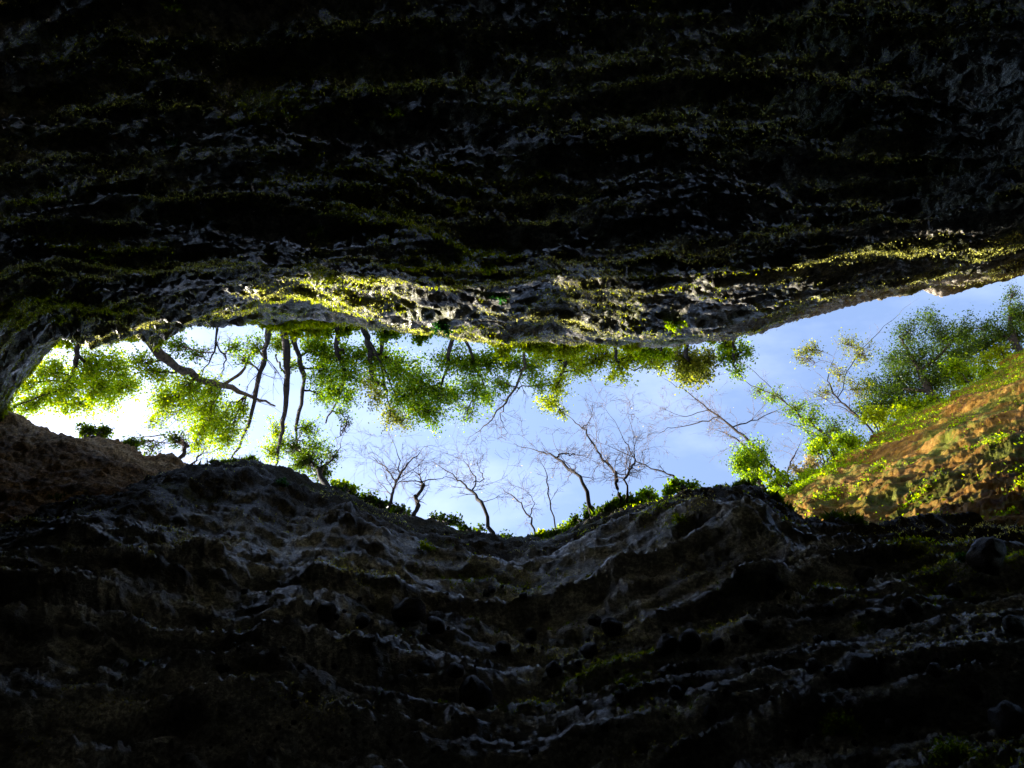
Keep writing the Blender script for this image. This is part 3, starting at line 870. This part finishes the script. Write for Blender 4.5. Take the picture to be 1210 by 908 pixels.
tree('bare_tree', 'very thin upright leafless tree rising from a pale green shrub',
     [[(*srim(660), .045), (650, 592, 27, .04), (646, 565, 29, .03), (638, 545, 31, .012)]],
     (), group=G_B, bare=2, bare_len=1.1)
tree('bare_tree', 'stout leafless tree bent left with a hooked bough at its top',
     [[(*srim(700), .12), (688, 572, 25.6, .10), (672, 553, 27.4, .08), (655, 540, 29.8, .06), (636, 534, 31, .03), (610, 526, 33, .012)], [(657, 541, 29.6, .05), (668, 536, 30.2, .04), (678, 538, 30.6, .02)]],
     (), group=G_B, bare=3, bare_len=1.4, bare_leaf='buff', bare_n=60)
tree('bare_tree', 'tall kinked leafless tree sweeping far left over the blue gap',
     [[(*srim(733), .085), (728, 572, 24.2, .08), (726, 556, 25.6, .075), (712, 544, 27.2, .06), (699, 522, 29.4, .05), (688, 506, 31.6, .04), (672, 492, 33, .02)], [(688, 506, 31.6, .03), (698, 496, 32.4, .02), (702, 480, 33.4, .01)]],
     (), group=G_B, bare=3, bare_len=1.5)
tree('bare_tree', 'short crooked leafless tree with upright wand-like twigs beside the kinked one',
     [[(*srim(741), .07), (740, 568, 23.8, .06), (744, 556, 24.8, .055), (751, 547, 26, .05), (748, 535, 27.2, .03)], [(748, 540, 26.6, .03), (735, 515, 29.5, .02), (715, 483, 33, .008)], [(750, 540, 26.6, .02), (749, 515, 29.4, .015), (742, 490, 32.5, .007)]],
     (), group=G_B, bare=3, bare_len=1.3, bare_leaf='buff', bare_n=40)
tree('bare_tree', 'low fallen-looking branch arching left above the dark hump of rock',
     [[(*srim(812), .05), (795, 563, 24.6, .045), (770, 552, 26, .035), (740, 537, 28, .025), (710, 524, 30, .01)]],
     (), group=G_B, bare=2, bare_len=1.0)

# right end
tree('leafy_tree', 'compact dark green bushy tree right behind the dark hump',
     [[(905, 592, 24.4, .08), (900, 575, 25.4, .07), (892, 555, 26.8, .05)], [(900, 575, 25.4, .05), (880, 555, 26.8, .03)]],
     [(882, 540, 27, 22, 1.0), (895, 555, 26.5, 20, 1.0), (872, 552, 26.6, 14, .8), (898, 532, 27.4, 14, .7), (886, 568, 26, 14, .8)], 'mid', group=G_R)
tree('bare_tree', 'long straight leafless stems slanting up left from the slope foot',
     [[(938, 586, 24.8, .12), (915, 555, 26.3, .11), (890, 525, 28, .09), (865, 505, 29.5, .07), (845, 488, 31, .05), (815, 466, 33, .03), (785, 448, 35, .012)],
      [(850, 493, 30.5, .045), (825, 500, 31.5, .035), (795, 506, 32.5, .02), (775, 512, 33, .01)], [(840, 484, 31.3, .03), (810, 492, 32.3, .02), (785, 484, 33.3, .01)],
      [(865, 505, 29.5, .04), (895, 495, 31, .03), (925, 482, 32.5, .012)]],
     (), group=G_R, bare=3, bare_len=1.8, bare_leaf='buff', bare_n=120)
tree('bare_tree', 'second leafless stem crossing beside the long slanting ones at the slope foot',
     [[(946, 583, 25.0, .09), (928, 565, 26.2, .08), (905, 548, 27.6, .06), (870, 520, 30, .04), (845, 508, 32, .015)], [(928, 565, 26.2, .05), (935, 545, 27.6, .04), (945, 525, 29, .015)]],
     (), group=G_R, bare=2, bare_len=1.4, bare_leaf='lime', bare_n=90)
tree('leafy_tree', 'light leafy tree with a long feathered bough reaching left above the slope foot',
     [[(1012, 542, 27, .10), (985, 520, 28.2, .09), (955, 498, 29.6, .07), (925, 474, 31.2, .05), (895, 458, 32.8, .03), (870, 446, 34, .012)],
      [(985, 520, 28.2, .06), (962, 512, 29.4, .04), (930, 500, 31, .02)], [(925, 474, 31.2, .03), (905, 452, 32.5, .02), (880, 430, 34, .01)]],
     [(940, 482, 30.5, 18, .5), (960, 495, 29.6, 20, .6), (915, 468, 31.6, 16, .45), (985, 508, 28.8, 20, .6), (965, 520, 29, 16, .5), (1000, 520, 28.2, 18, .6), (895, 462, 32.5, 12, .35)], 'mid', group=G_R, bare=1, bare_len=1.2)
tree('leafy_tree', 'thin tree with curling twigs and buff leaves between slope and blue sky',
     [[(1040, 520, 27.8, .07), (1010, 490, 29.4, .06), (990, 470, 30.8, .05), (978, 448, 32, .03), (985, 425, 33.2, .012)], [(1010, 490, 29.4, .03), (985, 478, 30.6, .02), (955, 462, 32, .01)], [(990, 470, 30.8, .03), (1005, 430, 32.6, .025), (1030, 400, 34.4, .02), (1062, 372, 36, .01)]],
     [(955, 412, 33.5, 16, .6), (945, 422, 33.5, 12, .5), (1000, 408, 33.5, 18, .3), (1020, 418, 33, 20, .4), (990, 440, 32, 18, .25), (1015, 460, 31, 20, .35), (975, 465, 31.5, 16, .25)], 'olive', group=G_R, bare=1, bare_len=1.5)
tree('leafy_tree', 'big dark green tree standing on the slope crest at the right',
     [[(1108, 484, 29, .18), (1098, 462, 30.2, .16), (1088, 440, 31.6, .13), (1075, 418, 33, .09), (1062, 398, 34.4, .05)], [(1098, 462, 30.2, .09), (1070, 460, 31.4, .07), (1042, 458, 32.6, .03)], [(1088, 440, 31.6, .08), (1115, 415, 33, .06), (1135, 392, 34.6, .03)]],
     [(1060, 455, 32, 30, .8), (1040, 475, 31, 24, .8), (1085, 430, 32.4, 32, .8), (1110, 400, 34, 30, .75), (1075, 395, 34.4, 24, .6), (1100, 460, 31, 28, .8), (1130, 425, 33, 28, .8), (1065, 480, 30.5, 24, .8), (1140, 390, 34.6, 22, .6), (1030, 455, 32.6, 18, .6), (1095, 378, 35.4, 18, .5), (1120, 445, 32, 26, .9), (1150, 410, 33.6, 24, .7), (1055, 425, 33.5, 22, .6), (1020, 490, 30.5, 20, .6)], 'dark', group=G_R)
tree('leafy_tree', 'dark tree cut by the right edge of the picture above the slope crest',
     [[(1205, 424, 31, .16), (1200, 405, 32, .14), (1195, 385, 33.4, .10), (1192, 362, 35, .05)], [(1200, 405, 32, .07), (1175, 392, 33.2, .05), (1140, 386, 34.6, .02)]],
     [(1200, 372, 34.4, 24, .8), (1180, 395, 33, 24, .8), (1160, 412, 32, 22, .8), (1205, 400, 33, 24, .8), (1218, 380, 34, 24, .8), (1165, 385, 34, 16, .5), (1195, 348, 36, 14, .5)], 'dark', group=G_R)

# shrubs
def shrub(label, px, py, h, rp, leaf, dens=0.8, n=5, size=0.105, name='shrub', group=G_S, dy=0, flat=0.6):
    r = np.random.default_rng(int(px * 7 + py))
    stems, blobs = [], []
    for k in range(n):
        ax = px + rp * (2 * (k + .5) / n - 1) * 0.9
        tx, ty = ax + r.uniform(-.25, .25) * rp, py + dy + r.uniform(-flat, flat) * rp * 0.5
        stems.append([(px + (ax - px) * .4, py, h, .03), ((px + ax) / 2, (py + ty) / 2, h + .35, .022), (tx, ty, h + 0.6 + r.uniform(0, .6), .01)])
        blobs.append((tx, ty, h + 0.5 + r.uniform(0, .5), rp * r.uniform(0.38, 0.6), dens))
    return tree(name, label, stems, blobs, leaf, 'shrub', group, size=size, twig_r=0.008)


for a in (
    ('yellow green shrub on the pale rock corner at the far left', 70, 408, 26.3, 20, 'lime', .6),
    ('low lime shrub on the upper rim where the thick slanting trunk starts', 150, 397, 25.8, 18, 'lime', .6),
    ('lime shrub on the upper rim among the three long trunks', 355, 388, 25.5, 26, 'yellow', .9),
    ('bright shrub on the upper rim left of the dense crown', 405, 392, 25.5, 22, 'lime', .8),
    ('wide green shrub on the upper rim above the dense crown', 480, 402, 25.5, 28, 'mid', .8),
    ('yellow shrub on the upper rim above the reddish limb', 618, 412, 25.5, 30, 'yellow', 1.0),
    ('yellow moss-like shrub right of the reddish limb on the upper rim', 672, 404, 25.5, 30, 'yellow', 1.1),
    ('small lime shrub hugging the upper rim right of the low yellow tree', 775, 416, 25.5, 20, 'lime', .6),
    ('low ground shrub at the start of the bare beige rock', 850, 412, 25.5, 18, 'lime', .5),
): shrub(a[0], *nrim(a[1], 2), *a[4:6], dens=a[6], dy=6)
for a in (
    ('dark leafy shrub on the crest of the brown left cliff', 110, 517, 26.1, 18, 'dark', .6),
    ('dark low shrub near the corner of the brown left cliff', 150, 530, 26.1, 16, 'dark', .6),
    ('bright green round shrub at the left end of the lower rim', 408, 572, 25.3, 15, 'lime', .9),
    ('dark shrub around the foot of the fan-shaped bare tree', 448, 600, 25.3, 20, 'dark', .6),
    ('dark sparse shrub between the dead stub and the lowest rim point', 525, 614, 25.3, 18, 'dark', .4),
    ('sparse dark shrub at the lowest point of the rim', 604, 626, 25.3, 14, 'dark', .5),
    ('small buff yellow shrub left of the pale green one', 640, 628, 25.3, 10, 'yellow', .6),
    ('pale green shrub at the foot of the thin upright tree', 672, 604, 25.4, 18, 'lime', .9),
    ('dark shrub at the foot of the stout hooked tree', 712, 588, 25.3, 18, 'dark', .9),
    ('green shrub on the left shoulder of the dark hump', 770, 572, 25.2, 20, 'mid', .7),
    ('leafy shrub on top of the dark hump', 808, 566, 25.0, 18, 'mid', .8),
    ('dark ragged shrub right of the round lime one on the lower rim', 428, 588, 25.3, 18, 'dark', .7),
    ('small dark shrub between the fan-shaped tree and the dead stub', 474, 606, 25.3, 13, 'dark', .6),
    ('low dark shrub just left of the slender leaning tree', 556, 622, 25.3, 13, 'dark', .5),
    ('tiny dark shrub between the pale green shrub and the hooked tree', 690, 600, 25.3, 12, 'dark', .7),
    ('dark shrub at the foot of the kinked and crooked bare trees', 742, 586, 25.3, 15, 'dark', .8),
    ('wispy pale shrub above the loose green one at the slope foot', 955, 566, 25.3, 20, 'buff', .35),
    ('tall thin lime shrub under the feathered bough', 978, 550, 26.2, 20, 'lime', .45),
    ('loose green shrub at the foot of the ochre slope', 930, 580, 24.8, 20, 'lime', .6),
    ('pale shrub on the lower slope crest beside the feathered bough', 990, 538, 26.8, 20, 'lime', .7),
    ('yellow green shrub on the slope crest below the big dark tree', 1045, 512, 28.0, 22, 'yellow', .7),
    ('bright shrub on the crest left of the big dark tree', 1085, 490, 28.8, 20, 'lime', .8),
    ('bright yellow green shrub on the crest right of the big dark tree', 1150, 454, 29.8, 22, 'lime', .9),
    ('pale shrub on the crest at the right edge of the picture', 1192, 432, 30.6, 22, 'yellow', .9),
): shrub(a[0], *(srim(a[1], 2) if 380 < a[1] < 860 else a[1:4]), a[4] * (1.35 if a[1] > 900 else 1.0), a[5], dens=a[6] * (0.75 if a[1] > 900 else 1.0), dy=-5 if a[1] < 900 else -12)

# ------------------------------------------------------------------ stones in the conglomerate wall
def project(V):
    h = V[..., 2] - CAMZ
    hs = np.where(h > 0.5, h, 0.5)
    return CX + F * V[..., 0] / hs, CY + F * V[..., 1] / hs


def finder(V):
    U, W = project(V)
    flat = V.reshape(-1, 3); U = U.ravel(); W = W.ravel()
    ok = (flat[:, 2] > CAMZ + 2) & (U > -60) & (U < 1270) & (W > -60) & (W < 970)
    flat, U, W = flat[ok], U[ok], W[ok]
    def f(px, py, tol=5):
        d = np.hypot(U - px, W - py)
        i = np.nonzero(d < max(tol, d.min() + 0.01))[0]
        return flat[i[np.argmin(flat[i, 2])]]
    return f


on_south, on_north = finder(SV), finder(NV)
import bmesh
stone_meshes = []
for k in range(8):
    r = np.random.default_rng(500 + k)
    bm = bmesh.new()
    bmesh.ops.create_icosphere(bm, subdivisions=3 if k < 3 else 1, radius=1.0)
    sc = r.uniform(0.68, 1.2, 3); ph = r.uniform(0, 6, 3)
    for v in bm.verts:
        c = np.array(v.co)
        q = 1 + 0.10 * math.sin(3 * c[0] + ph[0]) + 0.09 * math.sin(3.4 * c[1] + ph[1]) + 0.08 * math.sin(3.8 * c[2] + ph[2])
        if k < 3: q += 0.16 * float(fbm(np.array(c[0] * 1.3 + c[2] + k * 5), np.array(c[1] * 1.3 - c[2] * .7), 4, 70))
        v.co = c * sc * q
    for f in bm.faces: f.smooth = True
    me = bpy.data.meshes.new('stone'); bm.to_mesh(me); bm.free(); me.materials.append(M_STONE)
    stone_meshes.append(me)


def stone(px, py, rp, k=None, label=None, out=0.35):
    p = on_south(px, py)
    rm = rp * (p[2] - CAMZ) / F
    o = bpy.data.objects.new('stone', stone_meshes[k if k is not None else random.randint(3, 7)])
    o.location = (p[0], p[1] - rm * out, p[2] + rm * 0.1)
    o.rotation_euler = (random.uniform(0, 6), random.uniform(0, 6), random.uniform(0, 6))
    s = rm
    o.scale = (s, s * random.uniform(.8, 1), s * random.uniform(.8, 1))
    COL.objects.link(o); o.parent = cliff_s
    if label: o['label'] = label
    return o


stone(1165, 664, 22, 0, 'large dark upright boulder jutting from the wall near the right edge', .4)
stone(480, 730, 18, 1, 'round boulder sitting on the mossy ledge', .5)
stone(517, 748, 13, 2, 'smaller round boulder beside the one on the mossy ledge', .5)
stone(563, 828, 20, 0, 'smooth boulder with a bright upper edge low in the wall', .4)
for px, py, rp in ((390, 727, 12), (430, 733, 9), (818, 760, 15), (785, 766, 13), (845, 768, 9), (1020, 682, 14), (1196, 742, 12), (1072, 720, 12), (1018, 800, 20), (1100, 793, 10),
                   (1192, 858, 22), (692, 772, 11), (722, 748, 11), (885, 742, 10), (700, 735, 8), (915, 690, 10), (840, 845, 10), (800, 820, 11), (960, 790, 11), (540, 800, 10),
                   (600, 770, 9), (625, 750, 8), (655, 790, 9), (505, 790, 9), (980, 720, 9), (1130, 700, 9), (1150, 820, 10), (1060, 860, 10)):
    stone(px, py, rp, random.choice((0, 1, 2)))
rs = np.random.default_rng(77)
cnt = 0
while cnt < 190:
    px = rs.uniform(200, 1210); py = rs.uniform(690, 900)
    if perlin(np.array(px / 90.0), np.array(py / 50.0), 33) < -0.1 and rs.uniform() < 0.8: continue
    stone(px, py, 2.2 + 5.5 * rs.uniform() ** 2.2, None, None, 0.3); cnt += 1

# ------------------------------------------------------------------ growth on the walls
def tri_tufts(r, P, N, length, width):
    n = len(P)
    d = N * 0.7 + r.normal(size=(n, 3)) * 0.6 + np.array([0, 0, 0.15])
    d /= np.linalg.norm(d, axis=1, keepdims=True)
    b = np.cross(d, r.normal(size=(n, 3))); b /= np.linalg.norm(b, axis=1, keepdims=True) + 1e-9
    L = length[:, None]; W = width[:, None]
    v = np.stack([P - b * W, P + b * W, P + d * L], 1)
    return v.reshape(-1, 3), np.arange(n * 3).reshape(n, 3)


def wall_growth(name, label, V, S, T, sgn, n, seed, mat, bias, tmin=0.1, lo=0.02, hi=0.06, region=None):
    r = np.random.default_rng(seed)
    Y = V[..., 1] * -sgn
    k = 9
    cs = np.cumsum(np.pad(Y, ((k, k), (0, 0)), 'edge'), axis=0)
    blur = (cs[2 * k:] - cs[:-2 * k]) / (2 * k)
    hp = Y - blur[:Y.shape[0]]
    hp = hp / (np.std(hp[100:]) + 1e-6)
    msk = smooth(-0.1, 0.45, fbm(V[..., 0] * 0.35, V[..., 2] * 0.5, 4, seed) + bias)
    U, W = project(V)
    wt = msk * np.exp(np.clip(hp, -2, 2.2) * 0.9) * (T > tmin) * (np.abs(U - CX) < 680) * (np.abs(W - CY) < 520)
    if region is not None: wt = wt * region(U, W)
    wt = wt.ravel(); wt /= wt.sum()
    pick = r.choice(wt.size, n, p=wt)
    P = V.reshape(-1, 3)[pick] + r.normal(size=(n, 3)) * 0.03
    h = P[:, 2] - CAMZ
    N = np.tile(np.array([0, -sgn, 0.0]), (n, 1))
    L = r.uniform(lo, hi, n) * np.clip(h / 10, 0.5, 1.5)
    v, f = tri_tufts(r, P, N, L * 1.4, L * 0.35)
    o = mesh_np(name, v, f, mat, None, False, 3)
    return tag(o, label, 'moss', kind='stuff')


wall_growth('moss', 'fringes of grey green moss hanging on the layered upper rock wall', NV, NS, NT, -1, 190000, 801, LEAF['moss'], 0.1, 0.1, 0.008, 0.023,
            lambda U, W: 1 - 0.8 * smooth(640, 800, U) * smooth(310, 345, W))
wall_growth('creeping_plants', 'small yellow green leaves creeping along ledges of the upper rock wall', NV, NS, NT, -1, 60000, 811, LEAF['yellow'], -0.10, 0.1, 0.011, 0.03,
            lambda U, W: smooth(1000, 500, U) * smooth(-150, 280, W) + 0.1 * smooth(350, 385, W))
wall_growth('moss', 'thin grey green moss on stones of the lower rock wall', SV, SS, ST, 1, 14000, 821, LEAF['moss'], -0.25, 0.1, 0.01, 0.028)
wall_growth('creeping_plants', 'sprigs of yellow green leaves scattered over the lower rock wall', SV, SS, ST, 1, 7000, 831, LEAF['lime'], -0.28, 0.1, 0.016, 0.04,
            lambda U, W: smooth(380, 700, U) + 0.05)

wall_growth('edge_herbs', 'dark fringe of herbs along the edge of the lower cliff', SV, SS, ST, 1, 5000, 841, LEAF['dark'], 0.1, 0.985, 0.05, 0.12)
wall_growth('edge_herbs', 'yellow green fringe of herbs along the edge of the upper cliff', NV, NS, NT, -1, 9000, 851, LEAF['yellow'], 0.0, 0.97, 0.04, 0.10,
            lambda U, W: smooth(820, 700, U) * (0.3 + smooth(300, 430, U)))


def fern(label, px, py, rp, leaf, where, name='fern', n=None, sgn=-1):
    p = where(px, py)
    r = np.random.default_rng(int(px * 3 + py * 5))
    h = p[2] - CAMZ; rm = rp * h / F
    root = p.copy()
    W = Wood(); lc = []
    for k in range(9):
        d = unit(np.array([r.normal(), -sgn * abs(r.normal()) * 0.8, abs(r.normal()) * 0.7 - .2]))
        e = d * rm * r.uniform(.6, 1.1)
        t = np.linspace(0, 1, 6)[:, None]
        pth = d * 0 + e * t + np.array([0, 0, -0.35 * rm]) * t ** 2
        W.tube(pth, np.linspace(rm * .03, rm * .012, 6), 3)
        for q in pth[1:]:
            for _ in range(n or 5): lc.append(q + r.normal(size=3) * rm * (0.13 if not n else 0.22))
    E = empty(name, root); tag(E, label, 'plant', 'small plants rooted in the rock walls')
    W.build('stem', M_BARK, E, np.zeros(3))
    v, f = leaves_mesh(r, np.array(lc), max(rm * (0.30 if not n else 0.13), 0.02), 0.3)
    mesh_np('leaves', v, f, LEAF[leaf], E, False)


for a in (
    ('dark emerald fern alone on the shaded upper left wall', 205, 167, 9, 'emerald'),
    ('yellow green sprig hanging at the left lip of the deep dark hollow', 541, 243, 13, 'yellow'),
    ('small yellow sprig on the ledge right of the deep dark hollow', 640, 199, 9, 'yellow'),
    ('tiny bright green tuft on the topmost ledge line', 203, 8, 10, 'lime'),
    ('low green tuft on the ledge above the deep dark hollow', 460, 133, 10, 'lime'),
    ('green sprig on the middle ledge of the left upper wall', 372, 273, 11, 'mid'),
    ('lime clump on the ledge just left of the wide black hollow', 570, 315, 13, 'lime'),
    ('pair of lime sprigs low on the upper left wall', 122, 302, 12, 'lime'),
    ('lime tuft near the lower left corner of the upper wall', 72, 376, 10, 'yellow'),
    ('emerald fern on the bright rim rock in the middle', 520, 385, 16, 'emerald'),
    ('emerald fern where the rim meets the wide black hollow', 592, 352, 12, 'emerald'),
    ('lime tuft on the long diagonal ledge of the right upper wall', 800, 385, 14, 'lime'),
): fern(*a, on_north)
for a in (
    ('mossy green mound at the bottom edge near the right corner', 1130, 897, 28, 'mid'),
    ('mossy green mound left of the bottom right corner', 988, 862, 22, 'mid'),
    ('emerald fern beside the large upright boulder', 1138, 660, 12, 'emerald'),
    ('yellow sprig under the dark hump', 802, 612, 10, 'lime'),
    ('lime sprig on the ledge below the lowest rim point', 502, 645, 10, 'lime'),
    ('emerald sprig on the left shoulder of the lower wall', 336, 570, 9, 'emerald'),
    ('olive sprig in the middle of the lower wall', 700, 690, 10, 'olive'),
    ('lime sprig right of the paired boulders', 740, 805, 11, 'lime'),
    ('lime tuft on the right of the lower wall below the slope', 1015, 745, 9, 'lime'),
    ('olive tuft at the top of the lower wall under the slope', 1085, 655, 13, 'olive'),
): fern(*a, on_south, sgn=1, n=60 if a[3] > 20 else None)


def lost_leaf(label, px, py, rp, mat, name='fallen_leaf'):
    p = on_north(px, py); h = p[2] - CAMZ; s = rp * h / F
    t = np.linspace(0, 2 * np.pi, 11)[:-1]
    ring = np.stack([np.cos(t) * (1 + .15 * np.cos(5 * t)), np.sin(t) * .55 * (1 + .2 * np.cos(3 * t)), 0.18 * np.cos(2 * t)], -1) * s
    v = np.concatenate([ring, [[0, 0, .1 * s]]])
    f = np.array([[i, (i + 1) % 10, 10] for i in range(10)])
    o = mesh_np(name, v, f, mat, None, True, 3)
    o.location = (p[0], p[1] + 0.10, p[2]); o.rotation_euler = (0.7, 0.3, 0.4)
    tag(o, label, 'leaf')


def flat_mat(name, c):
    m, nt, N, L, out = new_mat(name)
    tc = N.new('ShaderNodeTexCoord'); n = N.new('ShaderNodeTexNoise'); n.inputs['Scale'].default_value = 30
    L.new(tc.outputs['Object'], n.inputs['Vector'])
    r = ramp(N, [(0.3, tuple(k * .7 for k in c)), (0.7, c)]); L.new(n.outputs['Fac'], r.inputs['Fac'])
    p = N.new('ShaderNodeBsdfPrincipled'); p.inputs['Roughness'].default_value = 0.4
    L.new(r.outputs['Color'], p.inputs['Base Color']); L.new(p.outputs['BSDF'], out.inputs['Surface'])
    return m


lost_leaf('small white leaf caught on the upper left wall', 313, 153, 5, flat_mat('white_leaf', (0.85, 0.85, 0.82)))
lost_leaf('tiny white petal caught on the ledge above the deep dark hollow', 554, 157, 3, flat_mat('white_petal', (0.85, 0.85, 0.82)))
lost_leaf('single orange leaf caught on the upper left wall', 135, 149, 5, flat_mat('orange_leaf', (0.65, 0.28, 0.04)))

# grass on the ochre slope
r = np.random.default_rng(901)
E_t = np.linspace(0, 1, EV.shape[0])[:, None] + 0 * EV[..., 0]
m = smooth(-0.15, 0.35, fbm(EV[..., 0] * 0.5, EV[..., 2] * 0.7, 4, 903) + 1.2 * smooth(0.66, 0.92, E_t) - 0.50) + 0.004
U, W = project(EV)
m = m * (U < 1300)
m = (m / m.sum()).ravel()
pk = r.choice(m.size, 34000, p=m)
gp = EV.reshape(-1, 3)[pk] + r.normal(size=(34000, 3)) * 0.05
v, f = leaves_mesh(r, gp + EN.reshape(-1, 3)[pk] * 0.03, 0.075, -0.3)
tag(mesh_np('grass', v, f, LEAF['lime'], None, False), 'patches of yellow green grass and herbs growing on the ochre slope', 'grass', kind='stuff')
